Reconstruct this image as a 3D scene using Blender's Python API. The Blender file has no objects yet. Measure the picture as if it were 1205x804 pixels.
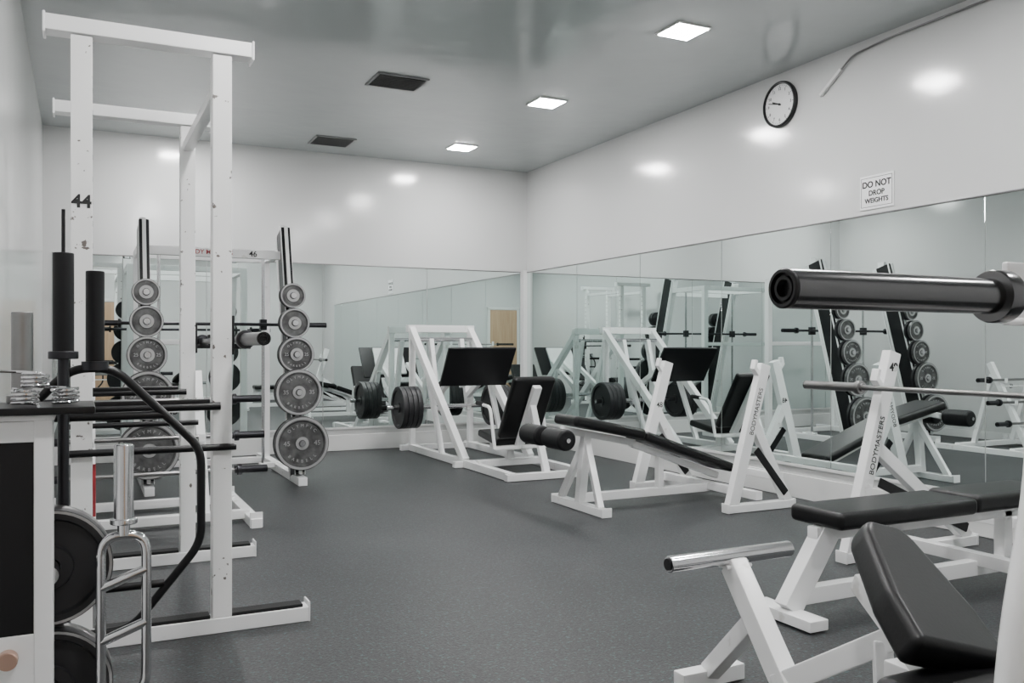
import bpy, bmesh, math, random
from mathutils import Vector, Matrix, Euler
random.seed(4)
V=Vector
# ---------------------------------------------------------------- materials
def mat(name, col, rough=0.5, metal=0.0, spec=0.5, coat=0.0):
    m=bpy.data.materials.new(name); m.use_nodes=True
    b=m.node_tree.nodes['Principled BSDF']
    b.inputs['Base Color'].default_value=(*col,1)
    b.inputs['Roughness'].default_value=rough
    b.inputs['Metallic'].default_value=metal
    b.inputs['Specular IOR Level'].default_value=spec
    b.inputs['Coat Weight'].default_value=coat
    return m
def nodes(m): return m.node_tree.nodes, m.node_tree.links, m.node_tree.nodes['Principled BSDF']
def add_noise_bump(m, scale, strength, dist=0.01, detail=3):
    n,l,b=nodes(m)
    tc=n.new('ShaderNodeTexCoord'); no=n.new('ShaderNodeTexNoise'); bp=n.new('ShaderNodeBump')
    no.inputs['Scale'].default_value=scale; no.inputs['Detail'].default_value=detail
    bp.inputs['Strength'].default_value=strength; bp.inputs['Distance'].default_value=dist
    l.new(tc.outputs['Object'],no.inputs['Vector']); l.new(no.outputs['Fac'],bp.inputs['Height']); l.new(bp.outputs['Normal'],b.inputs['Normal'])
def add_mix(m, scale, lo, hi, c1, c2, detail=4):
    n,l,b=nodes(m)
    tc=n.new('ShaderNodeTexCoord'); no=n.new('ShaderNodeTexNoise'); r=n.new('ShaderNodeValToRGB')
    no.inputs['Scale'].default_value=scale; no.inputs['Detail'].default_value=detail
    r.color_ramp.elements[0].position=lo; r.color_ramp.elements[0].color=(*c1,1)
    r.color_ramp.elements[1].position=hi; r.color_ramp.elements[1].color=(*c2,1)
    l.new(tc.outputs['Object'],no.inputs['Vector']); l.new(no.outputs['Fac'],r.inputs['Fac']); l.new(r.outputs['Color'],b.inputs['Base Color'])

WALL=mat('wall_gloss_paint',(0.605,0.61,0.605),0.15,spec=0.6); add_noise_bump(WALL,3.0,0.14,0.02,5)
CEIL=mat('ceiling_gloss_paint',(0.47,0.50,0.495),0.14,spec=0.8); add_noise_bump(CEIL,1.6,0.32,0.03,3)
TRIM=mat('trim_paint',(0.74,0.74,0.73),0.35)
WHITE=mat('white_powdercoat',(0.90,0.90,0.90),0.26); add_mix(WHITE,9,0.27,0.33,(0.70,0.69,0.67),(0.90,0.90,0.90),6)
CHIP=mat('white_chipped_paint',(0.9,0.9,0.9),0.30); add_mix(CHIP,26,0.315,0.335,(0.14,0.12,0.11),(0.89,0.89,0.88),8)
BLACK=mat('black_vinyl',(0.004,0.004,0.0045),0.38,spec=0.36); add_noise_bump(BLACK,120,0.12,0.002)
BPAINT=mat('black_paint',(0.007,0.007,0.008),0.34,spec=0.35)
RUB=mat('black_rubber',(0.008,0.008,0.008),0.7,spec=.3); add_noise_bump(RUB,200,0.5,0.004)
FOAM=mat('black_foam',(0.007,0.007,0.008),0.5,spec=0.3)
CHROME=mat('chrome',(0.70,0.70,0.71),0.14,1.0)
STEEL=mat('worn_steel',(0.27,0.265,0.265),0.30,1.0); add_noise_bump(STEEL,60,0.15,0.002)
BARST=mat('bar_sleeve_steel',(0.14,0.138,0.14),0.2,1.0)
DSTEEL=mat('dark_steel',(0.05,0.05,0.055),0.33,0.9)
IRON=mat('cast_iron_grey',(0.17,0.17,0.17),0.42,0.5); add_mix(IRON,14,0.35,0.65,(0.075,0.075,0.075),(0.16,0.16,0.16))
IRONL=mat('cast_iron_light',(0.46,0.46,0.46),0.36,0.5)
DIRON=mat('cast_iron_dark',(0.022,0.022,0.024),0.45,0.2)
INK=mat('ink_black',(0.01,0.01,0.01),0.5)
RED=mat('red_ink',(0.38,0.03,0.04),0.5)
PAPER=mat('paper_white',(0.85,0.85,0.85),0.6)
VENT=mat('vent_grey',(0.25,0.25,0.25),0.5)
VDARK=mat('vent_dark',(0.03,0.03,0.03),0.8)
WOOD=mat('door_wood',(0.48,0.27,0.13),0.4)
n,l,b=nodes(WOOD)
tc=n.new('ShaderNodeTexCoord'); mp=n.new('ShaderNodeMapping'); w=n.new('ShaderNodeTexNoise'); r=n.new('ShaderNodeValToRGB')
mp.inputs['Scale'].default_value=(14,14,1); w.inputs['Scale'].default_value=2
r.color_ramp.elements[0].color=(0.36,0.22,0.13,1); r.color_ramp.elements[1].color=(0.58,0.40,0.26,1)
l.new(tc.outputs['Object'],mp.inputs['Vector']); l.new(mp.outputs['Vector'],w.inputs['Vector']); l.new(w.outputs['Fac'],r.inputs['Fac']); l.new(r.outputs['Color'],b.inputs['Base Color'])
COPPER=mat('copper_knob',(0.55,0.36,0.28),0.35,0.6)
MIRROR=mat('mirror_glass',(0.80,0.88,0.86),0.0,1.0)
FLOOR=mat('rubber_floor',(0.06,0.062,0.064),0.46,spec=0.36)
n,l,b=nodes(FLOOR)
tc=n.new('ShaderNodeTexCoord')
v=n.new('ShaderNodeTexNoise'); v.inputs['Scale'].default_value=62; v.inputs['Detail'].default_value=2
r1=n.new('ShaderNodeValToRGB'); r1.color_ramp.elements[0].position=0.60; r1.color_ramp.elements[1].position=0.66
r1.color_ramp.elements[0].color=(0,0,0,1)
v2=n.new('ShaderNodeTexNoise'); v2.inputs['Scale'].default_value=95; v2.inputs['Detail'].default_value=3
big=n.new('ShaderNodeTexNoise'); big.inputs['Scale'].default_value=1.3; big.inputs['Detail'].default_value=6
r2=n.new('ShaderNodeValToRGB'); r2.color_ramp.elements[0].position=0.3; r2.color_ramp.elements[1].position=0.7
r2.color_ramp.elements[0].color=(0.0225,0.0225,0.024,1); r2.color_ramp.elements[1].color=(0.036,0.0363,0.0382,1)
r3=n.new('ShaderNodeValToRGB'); r3.color_ramp.elements[0].position=0.38; r3.color_ramp.elements[1].position=0.62
r3.color_ramp.elements[0].color=(0.55,0.55,0.55,1); r3.color_ramp.elements[1].color=(1.4,1.4,1.4,1)
mul=n.new('ShaderNodeMixRGB'); mul.blend_type='MULTIPLY'; mul.inputs['Fac'].default_value=1
mx=n.new('ShaderNodeMixRGB'); mx.inputs['Color2'].default_value=(0.05,0.085,0.085,1)
bp=n.new('ShaderNodeBump'); bp.inputs['Strength'].default_value=0.45; bp.inputs['Distance'].default_value=0.004
v3=n.new('ShaderNodeTexNoise'); v3.inputs['Scale'].default_value=150
for q in (v,v2,big,v3): l.new(tc.outputs['Object'],q.inputs['Vector'])
l.new(v.outputs['Fac'],r1.inputs['Fac']); l.new(big.outputs['Fac'],r2.inputs['Fac']); l.new(v2.outputs['Fac'],r3.inputs['Fac'])
l.new(r2.outputs['Color'],mul.inputs['Color1']); l.new(r3.outputs['Color'],mul.inputs['Color2'])
l.new(r1.outputs['Color'],mx.inputs['Fac']); l.new(mul.outputs['Color'],mx.inputs['Color1']); l.new(mx.outputs['Color'],b.inputs['Base Color'])
l.new(v3.outputs['Fac'],bp.inputs['Height']); l.new(bp.outputs['Normal'],b.inputs['Normal'])
LIGHT=bpy.data.materials.new('led_panel'); LIGHT.use_nodes=True
n=LIGHT.node_tree.nodes; n.clear(); e=n.new('ShaderNodeEmission'); o=n.new('ShaderNodeOutputMaterial')
e.inputs['Color'].default_value=(1,0.99,0.985,1); e.inputs['Strength'].default_value=255
LIGHT.node_tree.links.new(e.outputs[0],o.inputs[0])

# ---------------------------------------------------------------- builder
def frame(p1,p2,up=(0,0,1)):
    p1=V(p1);p2=V(p2); z=(p2-p1).normalized(); u=V(up)
    if abs(z.dot(u))>0.995: u=V((0,1,0)) if abs(z.y)<0.9 else V((1,0,0))
    x=u.cross(z).normalized(); y=z.cross(x)
    M=Matrix((x,y,z)).transposed().to_4x4(); M.translation=(p1+p2)/2
    return M,(p2-p1).length
def fillet(pts,rad,n=6,closed=False):
    pts=[V(p) for p in pts]; out=[]; N=len(pts)
    for i,p in enumerate(pts):
        if not closed and i in (0,N-1): out.append(p); continue
        a=pts[i-1]; c=pts[(i+1)%N]
        r=min(rad,(a-p).length*.45,(c-p).length*.45)
        s=p+(a-p).normalized()*r; e=p+(c-p).normalized()*r
        for k in range(n+1):
            t=k/n; out.append(s*(1-t)**2+p*2*t*(1-t)+e*t*t)
    return out
class B:
    def __init__(s,name,origin=(0,0,0),rot=None):
        s.name=name; s.o=V(origin); s.rot=rot; s.bm=bmesh.new(); s.mats=[]
    def mi(s,m):
        if m not in s.mats: s.mats.append(m)
        return s.mats.index(m)
    def merge(s,bm,m,M=None):
        if M is not None: bmesh.ops.transform(bm,matrix=M,verts=bm.verts)
        i=s.mi(m)
        for f in bm.faces: f.material_index=i; f.smooth=True
        bmesh.ops.recalc_face_normals(bm,faces=bm.faces)
        me=bpy.data.meshes.new('t'); bm.to_mesh(me); bm.free(); s.bm.from_mesh(me); bpy.data.meshes.remove(me)
    def box(s,c,size,m,rot=None,bev=0.004,seg=2,M=None):
        bm=bmesh.new(); bmesh.ops.create_cube(bm,size=1); bmesh.ops.scale(bm,vec=V(size),verts=bm.verts)
        if bev>0: bmesh.ops.bevel(bm,geom=list(bm.edges),offset=min(bev,min(size)*.45),segments=seg,profile=.5,affect='EDGES')
        if M is None:
            M=Matrix.Translation(V(c))
            if rot is not None: M=M@Euler(rot).to_matrix().to_4x4()
        s.merge(bm,m,M)
    def beam(s,p1,p2,w,h,m,up=(0,0,1),bev=0.005,seg=2):
        M,L=frame(p1,p2,up); s.box(None,(w,h,L),m,bev=bev,seg=seg,M=M)
    def cyl(s,p1,p2,r,m,seg=20,r2=None,bev=0.0):
        M,L=frame(p1,p2); bm=bmesh.new()
        bmesh.ops.create_cone(bm,cap_ends=True,segments=seg,radius1=r,radius2=r if r2 is None else r2,depth=L)
        if bev: 
            ed=[e for e in bm.edges if abs(e.verts[0].co.z-e.verts[1].co.z)<1e-6]
            bmesh.ops.bevel(bm,geom=ed,offset=bev,segments=3,profile=.5,affect='EDGES')
        s.merge(bm,m,M)
    def lathe(s,p,d,prof,m,seg=40):
        p=V(p); d=V(d).normalized(); M,_=frame(p-d,p+d); bm=bmesh.new(); rings=[]
        for (r,t) in prof: rings.append([bm.verts.new((r*math.cos(2*math.pi*k/seg),r*math.sin(2*math.pi*k/seg),t)) for k in range(seg)])
        for a,b2 in zip(rings[:-1],rings[1:]):
            for k in range(seg): bm.faces.new((a[k],a[(k+1)%seg],b2[(k+1)%seg],b2[k]))
        s.merge(bm,m,M)
    def tube(s,pts,r,m,closed=False,seg=12):
        pts=[V(p) for p in pts]; N=len(pts); bm=bmesh.new(); rings=[]; u=None
        for i in range(N):
            if closed: t=(pts[(i+1)%N]-pts[i-1]).normalized()
            else: t=(pts[min(i+1,N-1)]-pts[max(i-1,0)]).normalized()
            if u is None:
                u=V((0,0,1)) if abs(t.z)<.9 else V((1,0,0))
            u=(u-t*u.dot(t)).normalized(); w=t.cross(u)
            rings.append([bm.verts.new(pts[i]+(u*math.cos(2*math.pi*k/seg)+w*math.sin(2*math.pi*k/seg))*r) for k in range(seg)])
        for i in range(N if closed else N-1):
            a=rings[i]; b2=rings[(i+1)%N]
            for k in range(seg): bm.faces.new((a[k],a[(k+1)%seg],b2[(k+1)%seg],b2[k]))
        if not closed: bm.faces.new(rings[0]); bm.faces.new(rings[-1][::-1])
        s.merge(bm,m)
    def prism(s,poly,th,m,M,bev=0.02,seg=4):
        bm=bmesh.new(); a=[bm.verts.new((x,y,-th/2)) for x,y in poly]; f=bm.faces.new(a)
        r=bmesh.ops.extrude_face_region(bm,geom=[f]); vs=[g for g in r['geom'] if isinstance(g,bmesh.types.BMVert)]
        bmesh.ops.translate(bm,vec=(0,0,th),verts=vs)
        if bev: bmesh.ops.bevel(bm,geom=list(bm.edges),offset=bev,segments=seg,profile=.5,affect='EDGES')
        s.merge(bm,m,M)
    def text(s,t,loc,rot,size,m,ex=0.0008,bold=.012):
        cu=bpy.data.curves.new('t','FONT'); cu.body=t; cu.size=size; cu.extrude=ex; cu.align_x='CENTER'; cu.align_y='CENTER'; cu.offset=size*bold
        ob=bpy.data.objects.new('t',cu); bpy.context.collection.objects.link(ob); bpy.context.view_layer.update()
        me=bpy.data.meshes.new_from_object(ob.evaluated_get(bpy.context.evaluated_depsgraph_get()))
        bm=bmesh.new(); bm.from_mesh(me); bpy.data.objects.remove(ob); bpy.data.curves.remove(cu); bpy.data.meshes.remove(me)
        M=Matrix.Translation(V(loc))@(rot if isinstance(rot,Matrix) else Euler(rot).to_matrix().to_4x4()); s.merge(bm,m,M)
    def plate(s,c,d,R,th,m):
        h=th/2; pr=[(.026,-h*.9),(.055,-h*.9),(.058,-h*.35),(R*.80,-h*.35),(R*.84,-h),(R*.985,-h),(R,-h*.8),(R,h*.8),(R*.985,h),(R*.84,h),(R*.80,h*.35),(.058,h*.35),(.055,h*.9),(.026,h*.9),(.026,-h*.9)]
        s.lathe(c,d,pr,m,48)
    def finish(s):
        me=bpy.data.meshes.new(s.name)
        if s.rot is None:
            bmesh.ops.translate(s.bm,vec=-s.o,verts=s.bm.verts)
        s.bm.to_mesh(me); s.bm.free()
        for m in s.mats: me.materials.append(m)
        me.set_sharp_from_angle(angle=math.radians(38))
        ob=bpy.data.objects.new(s.name,me); bpy.context.collection.objects.link(ob); ob.location=s.o
        if s.rot: ob.rotation_euler=s.rot
        md=ob.modifiers.new('wn','WEIGHTED_NORMAL'); md.keep_sharp=True
        return ob
H90=math.radians(90)
FACE_CAM=(H90,0,0)      # text on faces looking toward -Y
FACE_MX=(H90,0,-H90)    # text on faces looking toward -X
# ---------------------------------------------------------------- room
XL,XR,YB,YR,ZC=-0.34,4.92,9.62,-0.45,3.30
def slab(name,c,size,m,bev=0):
    b=B(name,c); b.box(c,size,m,bev=bev); return b.finish()
cx=(XL+XR)/2; cy=(YB+YR)/2; lx=XR-XL; ly=YB-YR
slab('floor',(cx,cy,-.05),(lx+.2,ly+.2,.1),FLOOR)
slab('ceiling',(cx,cy,ZC+.05),(lx+.2,ly+.2,.1),CEIL)
slab('wall_back',(cx,YB+.05,ZC/2),(lx,.1,ZC),WALL)
slab('wall_rear',(cx,YR-.05,ZC/2),(lx,.1,ZC),WALL)
slab('wall_left',(XL-.05,cy,ZC/2),(.1,ly+.2,ZC),WALL)
slab('wall_right',(XR+.05,cy,ZC/2),(.1,ly+.2,ZC),WALL)
# mirrors (1.22 m panels)
def mirror(name,along,start,end,wall,step):
    b=B(name,(0,0,1.2)); z0,z1=.26,2.065
    p=start
    while (p-end)*(1 if step<0 else -1)>0.02:
        q=p+step
        if (q-end)*(1 if step<0 else -1)<0: q=end
        a,c=min(p,q)+.0025,max(p,q)-.0025
        if along=='X': b.box(((a+c)/2,wall-.004,(z0+z1)/2),(c-a,.006,z1-z0),MIRROR,bev=.0015,seg=1)
        else: b.box((wall-.004,(a+c)/2,(z0+z1)/2),(.006,c-a,z1-z0),MIRROR,bev=.0015,seg=1)
        p=q
    s0,s1=min(start,end),max(start,end)
    if along=='X':
        b.box(((s0+s1)/2,wall-.010,z0-.012),(s1-s0,.018,.02),TRIM,bev=.002); 
        b.box(((s0+s1)/2,wall-.006,z1+.006),(s1-s0,.012,.010),STEEL,bev=.001)
    else:
        b.box((wall-.010,(s0+s1)/2,z0-.012),(.018,s1-s0,.02),TRIM,bev=.002)
        b.box((wall-.006,(s0+s1)/2,z1+.006),(.012,s1-s0,.010),STEEL,bev=.001)
    return b.finish()
mirror('wall_mirror','X',XR-.09,XL+.08,YB,-1.22)
mirror('wall_mirror','Y',YB-.01,.45,XR,-1.22)
slab('trim_1',(XR-.03,YB-.012,1.17),(.05,.022,1.85),TRIM,.003)
slab('baseboard_back',(cx,YB-.012,.09),(lx-.04,.022,.175),TRIM,.004)
slab('baseboard_right',(XR-.012,cy,.09),(.022,ly-.06,.175),TRIM,.004)
slab('baseboard_left',(XL+.006,cy,.05),(.012,ly-.06,.10),TRIM,.003)
slab('baseboard_rear',(3.0,YR+.006,.05),(3.6,.012,.10),TRIM,.003)
# door behind the camera
b=B('door_1',(.43,YR+.03,1.03)); b.box((.43,YR+.023,1.04),(.74,.04,2.07),WOOD)
for x in (.03,.83): b.box((x,YR+.027,1.06),(.06,.05,2.12),TRIM)
b.box((.43,YR+.027,2.11),(.86,.05,.06),TRIM); b.cyl((.73,YR+.04,1.0),(.73,YR+.09,1.0),.025,CHROME); b.finish()
# lights
for (lxp,lyp) in [(3.66,y) for y in (8.68,6.77,4.83,2.9,1.0)]+[(0.90,8.80)]+[(0.93,y) for y in (4.83,2.9,1.0)]:
        b=B('ceiling_light',(lxp,lyp,ZC-.01))
        b.box((lxp,lyp,ZC-.006),(.27,.27,.012),TRIM,bev=.003)
        b.box((lxp,lyp,ZC-.0135),(.235,.235,.004),LIGHT,bev=0); b.finish()
# vents
for (x,y,sx,sy) in ((2.29,6.78,.43,.36),(2.34,9.03,.42,.40)):
    b=B('ceiling_vent',(x,y,ZC-.01)); b.box((x,y,ZC-.004),(sx-.03,sy-.03,.006),VDARK,bev=0)
    for s in (-1,1):
        b.box((x+s*(sx/2-.012),y,ZC-.006),(.024,sy,.012),VENT); b.box((x,y+s*(sy/2-.012),ZC-.006),(sx,.024,.012),VENT)
    nn=9
    for i in range(nn):
        yy=y-sy/2+.03+(sy-.06)*(i+.5)/nn
        b.box((x,yy,ZC-.012),(sx-.05,.026,.003),VENT,rot=(math.radians(35),0,0),bev=0)
    b.finish()
# clock (local frame: x right, y up, z toward room)
b=B('wall_clock',(XR-.001,5.24,3.05),rot=FACE_MX)
b.lathe((0,0,0.0),(0,0,1),[(.0005,.0),(.175,.0),(.18,.01),(.178,.03),(.170,.036),(.160,.034),(.157,.02)],BPAINT,64)
b.lathe((0,0,0.0),(0,0,1),[(.0005,.020),(.159,.020)],PAPER,64)
for i in range(60):
    a=i*math.pi/30; L=.014 if i%5==0 else .007; r0=.150
    b.box(None,(.004 if i%5==0 else .0015,L,.001),INK,bev=0,M=Matrix.Rotation(-a,4,'Z')@Matrix.Translation((0,r0-L/2,.0212)))
for i in range(1,13):
    a=i*math.pi/6; b.text(str(i),(.120*math.sin(a),.120*math.cos(a),.0215),(0,0,0),.032,INK,ex=.0004)
def hand(ang,L,w): b.box(None,(w,L,.002),INK,bev=0,M=Matrix.Rotation(-math.radians(ang),4,'Z')@Matrix.Translation((0,L/2-.02,.025)))
hand(284,.14,.007); hand(292,.10,.011); b.cyl((0,0,.02),(0,0,.028),.009,INK)
b.finish()
# sign
b=B('wall_sign',(XR-.001,4.32,2.226),rot=FACE_MX)
b.box((0,0,.004),(.285,.235,.006),PAPER,bev=.001)
for s in (-1,1):
    b.box((0,s*.100,.0078),(.262,.003,.0012),INK,bev=0); b.box((s*.130,0,.0078),(.003,.203,.0012),INK,bev=0)
b.text('DO NOT',(0,.052,.008),(0,0,0),.060,INK,bold=.03); b.text('DROP',(0,-.008,.008),(0,0,0),.050,INK,bold=.03); b.text('WEIGHTS',(0,-.060,.008),(0,0,0),.046,INK,bold=.03); b.finish()
# conduit
b=B('wall_conduit',(XR-.02,4.4,3.2))
b.tube(fillet([(XR-.02,4.80,3.02),(XR-.02,4.52,3.22),(XR-.02,4.2,3.245),(XR-.02,2.0,3.25)],.06),.007,STEEL)
b.beam((XR-.02,4.82,3.01),(XR-.02,4.62,3.15),.022,.026,TRIM); b.finish()

# ---------------------------------------------------------------- barbells
def barbell(name,c,axis,L=2.2,sl=.42,shaft=STEEL,sleeve=CHROME,cap=BPAINT):
    c=V(c); d=V((1,0,0)) if axis=='X' else V((0,1,0))
    b=B(name,c); b.cyl(c-d*(L/2-sl),c+d*(L/2-sl),.0142,shaft,24)
    for s in (-1,1):
        e=c+d*s*L/2; i=c+d*s*(L/2-sl); dd=d*s
        b.lathe(e,dd,[(.0005,-.012),(.010,-.012),(.011,-.002),(.015,-.002),(.016,-.008),(.019,-.008),(.0195,0.0),(.0232,0.0),(.025,-.002),(.025,-.05)],cap,40)
        b.lathe(e,dd,[(.0251,-.006),(.0251,-sl+.03)],sleeve,40)
        b.lathe(i,dd,[(.014,-.012),(.022,-.012),(.024,-.010),(.024,0),(.036,.002),(.038,.006),(.038,.028),(.036,.032),(.0251,.033)],sleeve,40)
    return b.finish()

# ---------------------------------------------------------------- power rack (left)
b=B('power_rack',(.26,4.36,0))
T=.075
for y in (3.73,5.0):
    for x in (0.0,.51): b.box((x,y,1.195),(T,T,2.27),CHIP)
    b.box((.252,y,2.365),(.75,.088,.06),WHITE)
    for s in (-1,1): b.box((.252+s*.378,y,2.362),(.010,.10,.078),WHITE)
    b.box((.34,y,.03),(1.04,.085,.06),WHITE)
    b.box((.69,y,.066),(.29,.07,.016),RUB); b.box((.255,y,.066),(.42,.07,.016),RUB)
    b.box((.86,y,.04),(.008,.09,.085),WHITE)
    for x in (0.0,.51):
        for k in range(22):
            z=.35+k*.085; b.cyl((x+T/2-.002,y,z),(x+T/2+.0012,y,z),.011,BPAINT,12)
b.beam((.51,3.77,2.22),(.51,4.96,2.22),.05,.05,WHITE)
b.beam((0,3.77,2.22),(0,4.96,2.22),.05,.05,WHITE); b.beam((0,3.77,.35),(0,4.96,.35),.06,.06,WHITE)
for y in (3.73,5.0):   # hooks and safety pins
    b.box((.575,y,1.155),(.10,.05,.022),BPAINT); b.box((.62,y,1.185),(.012,.05,.07),BPAINT); b.box((.552,y,1.20),(.012,.07,.16),BPAINT)
    b.cyl((-.10,y-.054,.915),(.50,y-.054,.915),.016,BPAINT); b.beam((-.05,y-.05,.935),(.46,y-.05,.935),.03,.02,BPAINT)
    b.cyl((-.08,y-.054,.75),(.56,y-.054,.75),.014,BPAINT)
b.box((.043,3.745,.60),(.012,.03,.20),RED,bev=.002)
b.text('44',(0,3.73-T/2-.001,1.70),FACE_CAM,.068,INK,bold=.03)
b.finish()
barbell('barbell',(.588,4.32,1.182),'Y',sleeve=DSTEEL,shaft=DSTEEL)

# ---------------------------------------------------------------- smith rack with plate storage
b=B('smith_machine',(1.06,8.0,0))
XS=(.47,1.65); Yb,Yt,Zt=7.52,8.12,2.2
def pY(z): return Yb+(Yt-Yb)*z/Zt
for x in XS:
    b.beam((x,Yb,.07),(x,Yt,Zt),.078,.25,BPAINT)
    dn=V((0,Yt-Yb,Zt)).normalized(); nrm=V((0,-dn.z,dn.y))
    for s in (-1,1):
        o=nrm*s*.133; b.beam(V((x,Yb,.05))+o,V((x,Yt,Zt))+o,.086 if s<0 else .030,.022,WHITE)
    for s in (-1,1):
        o=nrm*-.10+V((s*.041,0,0)); b.beam(V((x,Yb,.05))+o,V((x,Yt,Zt))+o,.006,.03,WHITE,bev=.001)
        o=nrm*.11+V((s*.041,0,0)); b.beam(V((x,Yb,.05))+o,V((x,Yt,Zt))+o,.006,.02,WHITE,bev=.001)
    b.beam((x,7.3,.035),(x,9.25,.035),.075,.07,WHITE)
    b.box((x,8.95,1.05),(.07,.07,2.0),WHITE); b.beam((x,Yt-.05,2.02),(x,8.98,2.02),.068,.068,WHITE)
    b.beam((x,Yt+.02,Zt-.02),(x,Yt+.02,Zt+.06),.05,.10,WHITE)
    for z,R,th in ((1.60,.108,.03),(1.36,.128,.034),(1.09,.15,.036),(.77,.195,.04),(.35,.225,.045)):
        y=pY(z)-.14; b.cyl((x,y+.03,z),(x,y-.17,z),.024,CHROME)
        b.lathe((x,y-.10,z),(0,-1,0),[(.026,-.05),(R,-.05),(R,-.02),(.026,-.02)],DIRON,48)
        b.plate((x,y-.125,z),(0,-1,0),R,th,IRON)
        b.lathe((x,y-.125-th/2,z),(0,-1,0),[(R*.88,.0005),(R*.97,.0005)],IRONL,48)
        b.lathe((x,y-.125-th/2,z),(0,-1,0),[(.03,-.0005),(.054,-.0005)],IRONL,32)
        if R>.14:
            lab={.15:'25',.195:'35',.225:'45'}[R]
            for s in (-1,1): b.text(lab,(x+s*R*.56,y-.125-th/2+.006,z),FACE_CAM,R*.25,IRONL,ex=.002,bold=0)
            for s,wd in ((1,'OLYMPIC'),(-1,'BARBELL')):
                for k,chh in enumerate(wd):
                    a=math.radians(90-s*(k-3)*15)*1.0 if s==1 else math.radians(270+(k-3)*15)
                    ph=(a-math.pi/2) if s==1 else (a+math.pi/2)
                    Mx=Matrix.Rotation(H90,4,'X')@Matrix.Rotation(ph,4,'Z')
                    b.text(chh,(x+R*.66*math.cos(a),y-.125-th/2+.006,z+R*.66*math.sin(a)),Mx,R*.16,IRONL,ex=.002,bold=0)
    xi=x+(.14 if x<1 else -.14)
    b.cyl((xi,8.32,.08),(xi,8.32,2.0),.015,CHROME); b.box((xi,8.32,1.36),(.06,.07,.10),DSTEEL)
    b.beam((xi,8.25,.05),(xi,8.40,.05),.05,.05,WHITE)
    b.beam((x,8.32,.06),(xi,8.32,.06),.048,.048,WHITE); 
b.beam((XS[0],8.06,1.98),(XS[1],8.06,1.98),.06,.075,WHITE)
b.beam((XS[0],8.32,2.02),(XS[1],8.32,2.02),.06,.06,WHITE)
b.beam((XS[0],8.95,2.02),(XS[1],8.95,2.02),.06,.06,WHITE); b.beam((XS[0],8.95,.035),(XS[1],8.95,.035),.06,.06,WHITE)
b.beam((XS[0],8.95,1.2),(XS[1],8.95,1.2),.05,.05,WHITE)
b.cyl((.13,8.24,1.36),(2.02,8.24,1.36),.0145,DSTEEL); 
for s,x0 in ((-1,.30),(1,1.84)):
    b.cyl((x0,8.24,1.36),(x0+s*.24,8.24,1.36),.024,DSTEEL); b.cyl((x0,8.24,1.36),(x0+s*.02,8.24,1.36),.038,DSTEEL)
b.text('46',(1.37,8.022,1.98),FACE_CAM,.07,INK); b.text('BODY MASTERS',(1.0,8.022,1.98),FACE_CAM,.055,RED)
b.finish()

# ---------------------------------------------------------------- low bench rack (45) with bars
b=B('barbell_storage_rack',(.45,6.3,0))
for x in (-.2,1.0):
    b.beam((x,5.72,.03),(x,6.9,.03),.07,.06,WHITE); b.box((x,5.74,.05),(.08,.012,.10),WHITE); b.box((x,6.9,.05),(.08,.012,.10),WHITE)
b.beam((-.2,6.0,.05),(1.0,6.0,.05),.06,.058,WHITE); b.beam((-.2,6.65,.05),(1.0,6.65,.05),.06,.058,WHITE)
for x in (.05,.72):
    b.beam((x,6.0,.05),(x,6.45,.98),.06,.06,WHITE); b.beam((x,6.65,.05),(x,6.42,.85),.05,.05,WHITE)
    for z in (.34,.56,.80):
        y=6.0+.45*(z-.05)/.93-.06; b.box((x,y,z-.03),(.045,.10,.018),WHITE); b.box((x,y-.045,z-.01),(.045,.012,.05),WHITE)
b.beam((.05,6.33,.72),(.72,6.33,.72),.09,.012,WHITE)
b.text('45',(.55,6.315,.72),FACE_CAM,.07,INK)
b.finish()
for z,yy in ((.34,6.08),(.56,6.187),(.80,6.303)):
    barbell('barbell',(.42,yy,z-.0066),'X',L=1.42,sl=.20,sleeve=DSTEEL,shaft=STEEL)

# ---------------------------------------------------------------- leg press
b=B('leg_press_machine',(3.65,8.0,0))
for x in (3.3,4.0):
    b.beam((x,6.72,.04),(x,9.35,.04),.07,.07,WHITE)
    b.beam((x,7.75,.06),(x,9.28,1.36),.068,.08,WHITE)
    b.beam((x,9.25,.06),(x,9.25,1.36),.06,.06,WHITE)
    b.beam((x,8.35,.06),(x,8.75,.86),.05,.05,WHITE)
    b.beam((x+(.17 if x<3.6 else -.17),9.12,1.24),(x+(.17 if x<3.6 else -.17),8.9,.46),.05,.07,WHITE)
    b.beam((x+(.17 if x<3.6 else -.17),8.92,.62),(x+(.17 if x<3.6 else -.17),8.3,.93),.048,.06,WHITE)
for y in (6.75,7.75,9.3): b.beam((3.18 if y>7 else 3.25,y,.034),(4.12 if y>7 else 4.05,y,.034),.07,.06,WHITE)
b.beam((3.25,9.28,1.36),(4.05,9.28,1.36),.08,.08,WHITE); b.cyl((3.3,9.12,1.24),(4.0,9.12,1.24),.022,CHROME)
b.cyl((2.9,8.9,.51),(4.36,8.9,.51),.024,CHROME)
for s,xs in ((-1,(3.20,3.145,3.09,3.035)),(1,(4.10,4.155,4.21,4.265))):
    for x in xs: b.plate((x,8.9,.51),(s,0,0),.225,.05,DIRON)
dn=V((0,-.55,.83)); nr=V((0,.83,.55)); cc=V((3.62,8.17,.955))
b.beam(cc-dn*.23,cc+dn*.23,.74,.03,BPAINT); b.beam(cc-dn*.20+nr*.03,cc+dn*.20+nr*.03,.40,.03,WHITE)
b.beam(cc-dn*.05+nr*.03,(3.62,8.6,.75),.06,.06,WHITE)
b.box((3.65,7.55,.30),(.44,.42,.07),BLACK,rot=(math.radians(8),0,0),bev=.025,seg=4)
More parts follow.
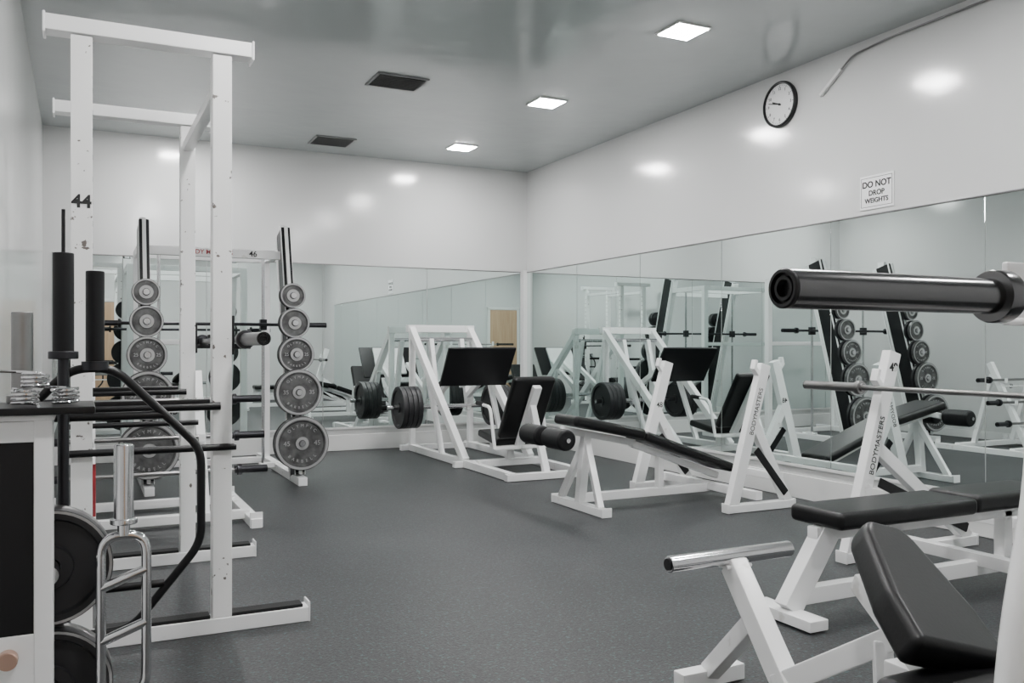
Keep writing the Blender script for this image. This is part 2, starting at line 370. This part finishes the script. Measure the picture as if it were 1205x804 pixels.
b.beam((3.65,7.32,.32),(3.65,6.98,.88),.42,.07,BLACK,bev=.025,seg=4)
b.beam((3.65,7.29,.24),(3.65,6.93,.80),.08,.05,WHITE)
b.beam((3.65,7.62,.22),(3.65,7.30,.22),.30,.04,WHITE); b.beam((3.65,7.5,.06),(3.65,7.5,.24),.07,.07,WHITE)
b.beam((3.3,7.45,.07),(4.0,7.45,.07),.06,.06,WHITE); b.beam((3.65,6.76,.05),(3.65,7.05,.66),.06,.05,WHITE)
for x in (3.38,3.92):
    b.tube(fillet([(x,7.25,.22),(x,7.35,.60),(x,7.62,.62)],.06),.016,WHITE); b.cyl((x,7.5,.615),(x,7.64,.622),.022,FOAM)
    b.beam((3.65,7.25,.23),(x,7.25,.23),.03,.03,WHITE)
b.finish()

# ---------------------------------------------------------------- olympic benches
def aframe(b,x0,xt,x1,y,zt,txt=None,num=None,ext=0.0):
    d=V((xt-x0,0,zt)).normalized()
    b.beam((x0,y,.05),V((xt,y,zt))+d*ext,.06,.085,WHITE)
    b.beam((x0+(xt-x0)*.62,y,zt*.62),(x1,y,.05),.055,.07,WHITE)
    b.beam((x0+(xt-x0)*.50+.05,y-.029,zt*.42),(x1-.03,y-.029,.11),.012,.055,BPAINT)
    b.beam((x0-.05,y,.03),(x1+.05,y,.03),.07,.055,WHITE)
    for xx in (x0-.05,x1+.05): b.box((xx,y,.035),(.012,.08,.065),WHITE)
    n=V((d.z,0,-d.x)); p=V((xt,y,zt))-d*.10
    b.beam(p-n*.01,p-n*.085+d*.055,.05,.03,WHITE); b.beam(p-n*.085+d*.04,p-n*.085+d*.11,.048,.022,WHITE)
    ang=math.atan2(zt,xt-x0)
    M=Matrix.Rotation(H90,4,'X')@Matrix.Rotation(ang,4,'Z')
    c=V((x0,y-.031,0))+V((xt-x0,0,zt))*.68
    if txt: b.text(txt,c,M,.050,INK,bold=0.0)
    if num: b.text(num,V((x0,y-.031,0))+V((xt-x0,0,zt))*.66,FACE_CAM,.06,INK)
b=B('decline_bench',(3.7,5.37,0))
aframe(b,4.05,4.34,4.55,4.80,1.03,'BODYMASTERS',None)
aframe(b,4.05,4.34,4.55,5.94,1.03,None,'48')
b.beam((4.30,4.80,.10),(4.30,5.94,.10),.06,.06,WHITE); b.beam((4.50,4.8,.22),(4.50,5.94,.22),.05,.05,WHITE)
b.beam((3.16,5.37,.085),(4.30,5.37,.085),.058,.06,WHITE)
b.beam((3.17,5.02,.03),(3.17,5.72,.03),.07,.055,WHITE)
for y in (5.02,5.72): b.box((3.17,y,.035),(.08,.012,.065),WHITE)
b.beam((3.17,5.37,.05),(3.22,5.37,.55),.062,.062,WHITE); b.beam((3.17,5.10,.05),(3.22,5.37,.50),.045,.05,WHITE); b.beam((3.17,5.64,.05),(3.22,5.37,.50),.045,.05,WHITE)
b.beam((3.02,5.37,.575),(3.62,5.37,.455),.056,.05,WHITE); b.beam((3.60,5.37,.45),(4.38,5.37,.17),.06,.05,WHITE)
b.beam((3.85,5.37,.07),(3.85,5.37,.35),.05,.05,WHITE)
b.beam((3.04,5.37,.645),(3.63,5.37,.525),.32,.075,BLACK,bev=.028,seg=4)
b.beam((3.64,5.37,.515),(4.44,5.37,.235),.30,.07,BLACK,bev=.026,seg=4)
b.beam((3.06,5.37,.56),(2.90,5.37,.53),.05,.05,WHITE)
b.cyl((2.90,5.06,.53),(2.90,5.70,.53),.015,CHROME)
for y0 in (5.08,5.42): b.cyl((2.90,y0,.53),(2.90,y0+.25,.53),.072,FOAM,28,bev=.018)
b.finish()

b=B('flat_bench_press',(3.5,2.82,0))
aframe(b,3.68,3.97,4.62,3.42,1.0,None,None,ext=.13)
aframe(b,3.68,3.97,4.62,2.22,1.0,None,None,ext=.13)
ang=math.atan2(1.0,.29); M=Matrix.Rotation(H90,4,'X')@Matrix.Rotation(ang,4,'Z')
b.text('BODYMASTERS',(3.68+.29*.62,3.42-.031,.62),M,.048,INK,bold=0.0); b.text('49',(3.68+.29*1.05,3.42-.032,1.04),FACE_CAM,.062,INK,bold=.03)
b.beam((4.45,2.22,.22),(4.45,3.42,.22),.06,.06,WHITE); b.beam((3.85,2.22,.14),(3.85,3.42,.14),.06,.06,WHITE)
b.beam((2.66,2.80,.10),(4.45,2.80,.10),.06,.07,WHITE)
b.beam((2.66,2.62,.03),(2.66,2.98,.03),.10,.045,WHITE)
b.beam((2.66,2.80,.05),(2.88,2.80,.36),.07,.10,WHITE); b.beam((2.80,2.80,.355),(4.2,2.80,.355),.06,.06,WHITE)
b.beam((4.05,2.80,.10),(4.05,2.80,.36),.058,.06,WHITE)
b.box((3.24,2.80,.425),(.86,.30,.075),BLACK,bev=.025,seg=4)
b.box((3.985,2.80,.430),(.62,.28,.085),BLACK,bev=.028,seg=4)
b.finish()
barbell('barbell',(3.868,2.82,.928),'Y',shaft=STEEL,sleeve=STEEL)

# ---------------------------------------------------------------- foreground incline bench with bar rack
b=B('incline_bench_press',(1.80,1.3,0))
for x in (1.33,2.36):
    xo=-.08 if x<1.8 else .08
    b.tube(fillet([(x,.84,1.16),(x,.84,.95),(x+xo,.84,.66),(x+xo,.84,.03)],.14),.036,WHITE,seg=20)
    b.box((x,.83,1.19),(.05,.13,.012),WHITE); b.box((x,.76,1.215),(.05,.012,.06),WHITE); b.box((x,.90,1.235),(.05,.012,.10),WHITE)
    b.beam((x+xo,.45,.03),(x+xo,1.35,.03),.08,.06,WHITE)
b.beam((1.25,.60,.05),(2.44,.60,.05),.07,.06,WHITE)
b.beam((1.78,.60,.06),(1.80,1.95,.12),.07,.07,WHITE)
b.box((1.68,1.05,.43),(.40,.54,.07),BLACK,bev=.028,seg=4)
b.beam((1.72,.9,.08),(1.72,.95,.40),.07,.07,WHITE); b.beam((1.72,.85,.375),(1.76,1.5,.375),.06,.05,WHITE)
p1=V((1.675,1.27,.485)); p2=V((1.775,1.56,.678)); z=(p2-p1).normalized(); x=V((1,.22,0)); x=(x-z*x.dot(z)).normalized()
M=Matrix((x,z,x.cross(z))).transposed().to_4x4(); M.translation=(p1+p2)/2
L=(p2-p1).length/2+.015
b.prism([(-.130,-L),(.130,-L),(.125,-L*.3),(.075,L*.8),(.05,L),(-.05,L),(-.075,L*.8),(-.125,-L*.3)],.085,BLACK,M,bev=.022)
b.beam(p1-V((0,0,.10)),p2+V((0,.05,-.12)),.05,.05,WHITE)
b.beam((1.80,1.93,.18),(1.86,1.50,.46),.05,.06,WHITE); b.beam((1.84,1.60,.40),(1.80,1.55,.10),.045,.05,WHITE)
b.beam((1.84,2.17,.47),(1.80,1.86,.14),.06,.075,WHITE)
b.beam((1.84,2.05,.34),(1.93,2.40,.04),.05,.06,WHITE); b.beam((1.80,2.40,.03),(2.06,2.40,.03),.06,.055,WHITE)
b.cyl((1.59,2.17,.495),(2.07,2.17,.495),.0255,CHROME,28,bev=.004); b.cyl((1.592,2.17,.495),(1.585,2.17,.495),.018,BPAINT)
b.box((1.84,2.17,.468),(.10,.06,.012),WHITE)
b.finish()
barbell('barbell',(1.87,.82,1.2225),'X',shaft=STEEL,sleeve=BARST)

# ---------------------------------------------------------------- left foreground storage
b=B('plate_storage_stand',(-.18,2.45,0))
x0,x1=-.325,-.062
b.box(((x0+x1)/2,2.43,.70),(x1-x0-.05,.115,.50),BPAINT)
for x in (x0+.02,x1-.02): b.box((x,2.43,.49),(.04,.13,.98),WHITE)
b.box(((x0+x1)/2,2.43,.950),(x1-x0-.05,.124,.05),WHITE); b.box(((x0+x1)/2,2.43,.26),(x1-x0-.05,.124,.42),WHITE)
b.box((-.145,2.46,1.0),(.35,.26,.018),BPAINT); b.box(((x0+x1)/2,2.43,.983),(x1-x0+.01,.14,.014),WHITE)
b.beam((-.20,2.15,.03),(-.20,2.66,.03),.25,.05,WHITE)
b.cyl((-.155,2.37,.42),(-.155,2.34,.42),.022,COPPER,bev=.004)
for z in (.575,.26):
    b.cyl((-.075,2.49,z),(-.075,2.67,z),.024,CHROME); 
    b.plate((-.075,2.60,z),(0,-1,0),.152,.04,DIRON); b.plate((-.075,2.645,z),(0,-1,0),.152,.04,STEEL)
    b.lathe((-.075,2.58,z),(0,-1,0),[(.142,.0005),(.149,.0005)],IRONL,48)
b.finish()
def collar(name,c,rot):
    b=B(name,c,rot=rot)
    pts=[(.028*math.cos(t*.35),.028*math.sin(t*.35),-.018+t*.00055) for t in range(66)]
    pts=[(.03,-.06,-.018)]+[(.03,-.03,-.018)]+pts+[(-.01,.04,.018),(-.03,.075,.018)]
    b.tube(pts,.0036,CHROME,seg=8); 
    return b.finish()
collar('spring_collar',(-.12,2.38,1.031),(0,0,0)); collar('spring_collar',(-.10,2.41,1.072),(.05,0,1.2)); collar('spring_collar',(-.035,2.43,1.031),(0,.0,2.4))
b=B('curl_bar',(-.12,2.52,1.01)); b.cyl((-.135,2.54,1.0092),(-.135,2.54,1.24),.025,STEEL,28,bev=.003); b.cyl((-.135,2.54,1.0092),(-.135,2.54,1.03),.036,STEEL,28,bev=.003); b.finish()
b=B('curl_bar',(-.045,2.64,0))
cxx,cyy=-.045,2.71
b.cyl((cxx,cyy,.03),(cxx,cyy,1.13),.0145,DSTEEL); b.cyl((cxx,cyy,1.13),(cxx,cyy,1.41),.027,FOAM,28,bev=.003); b.cyl((cxx,cyy,1.118),(cxx,cyy,1.14),.038,DSTEEL,28,bev=.003)
b.cyl((cxx,cyy,1.41),(cxx,cyy,1.53),.005,BPAINT); b.cyl((cxx,cyy,0.0),(cxx,cyy,.2),.027,FOAM)
b.finish()
b=B('trap_bar',(.03,2.78,0))
Y=2.80; hexp=[(-.03,Y,1.09),(.085,Y,1.09),(.325,Y,.845),(.325,Y,.56),(.13,Y,.325),(-.03,Y,.325),(-.25,Y,.56),(-.25,Y,.845)]
b.tube(fillet(hexp,.05,closed=True),.0125,BPAINT,closed=True)
b.cyl((.035,Y,1.09),(.035,Y,1.37),.025,FOAM,28,bev=.003); b.cyl((.035,Y,1.085),(.035,Y,1.11),.036,DSTEEL); b.cyl((.035,Y,.325),(.035,Y,.0),.025,FOAM)
for zz in (.95,.45): b.cyl((-.13 if zz>.6 else -.14,Y,zz),(.22,Y,zz),.012,BPAINT)
b.finish()
b=B('triceps_bar',(.10,2.52,0)); x,Y=.100,2.53
b.cyl((x,Y,.69),(x,Y,.895),.0245,CHROME,28,bev=.004); b.cyl((x,Y,.685),(x,Y,.70),.034,CHROME,bev=.003)
b.tube(fillet([(x-.055,Y,.655),(x+.055,Y,.655),(x+.055,Y,.235),(x-.055,Y,.235)],.05,closed=True),.0125,CHROME,closed=True)
b.cyl((x,Y,.655),(x,Y,.69),.016,CHROME)
for z0 in (.54,.40): b.cyl((x-.055,Y,z0-.02),(x+.055,Y,z0+.02),.013,CHROME)
b.cyl((x,Y,.235),(x,Y,.0),.0245,CHROME,28); b.finish()

# ---------------------------------------------------------------- world, camera
w=bpy.data.worlds.new('World'); bpy.context.scene.world=w; w.use_nodes=True
w.node_tree.nodes['Background'].inputs[0].default_value=(.5,.5,.5,1); w.node_tree.nodes['Background'].inputs[1].default_value=.3
cam=bpy.data.cameras.new('camera'); co=bpy.data.objects.new('camera',cam); bpy.context.collection.objects.link(co)
co.location=(0,0,1.15); co.rotation_euler=(H90,0,math.radians(-26.12)); cam.sensor_width=36; cam.lens=1033/1205*36; cam.shift_y=7/1205; cam.clip_start=.05
bpy.context.scene.camera=co
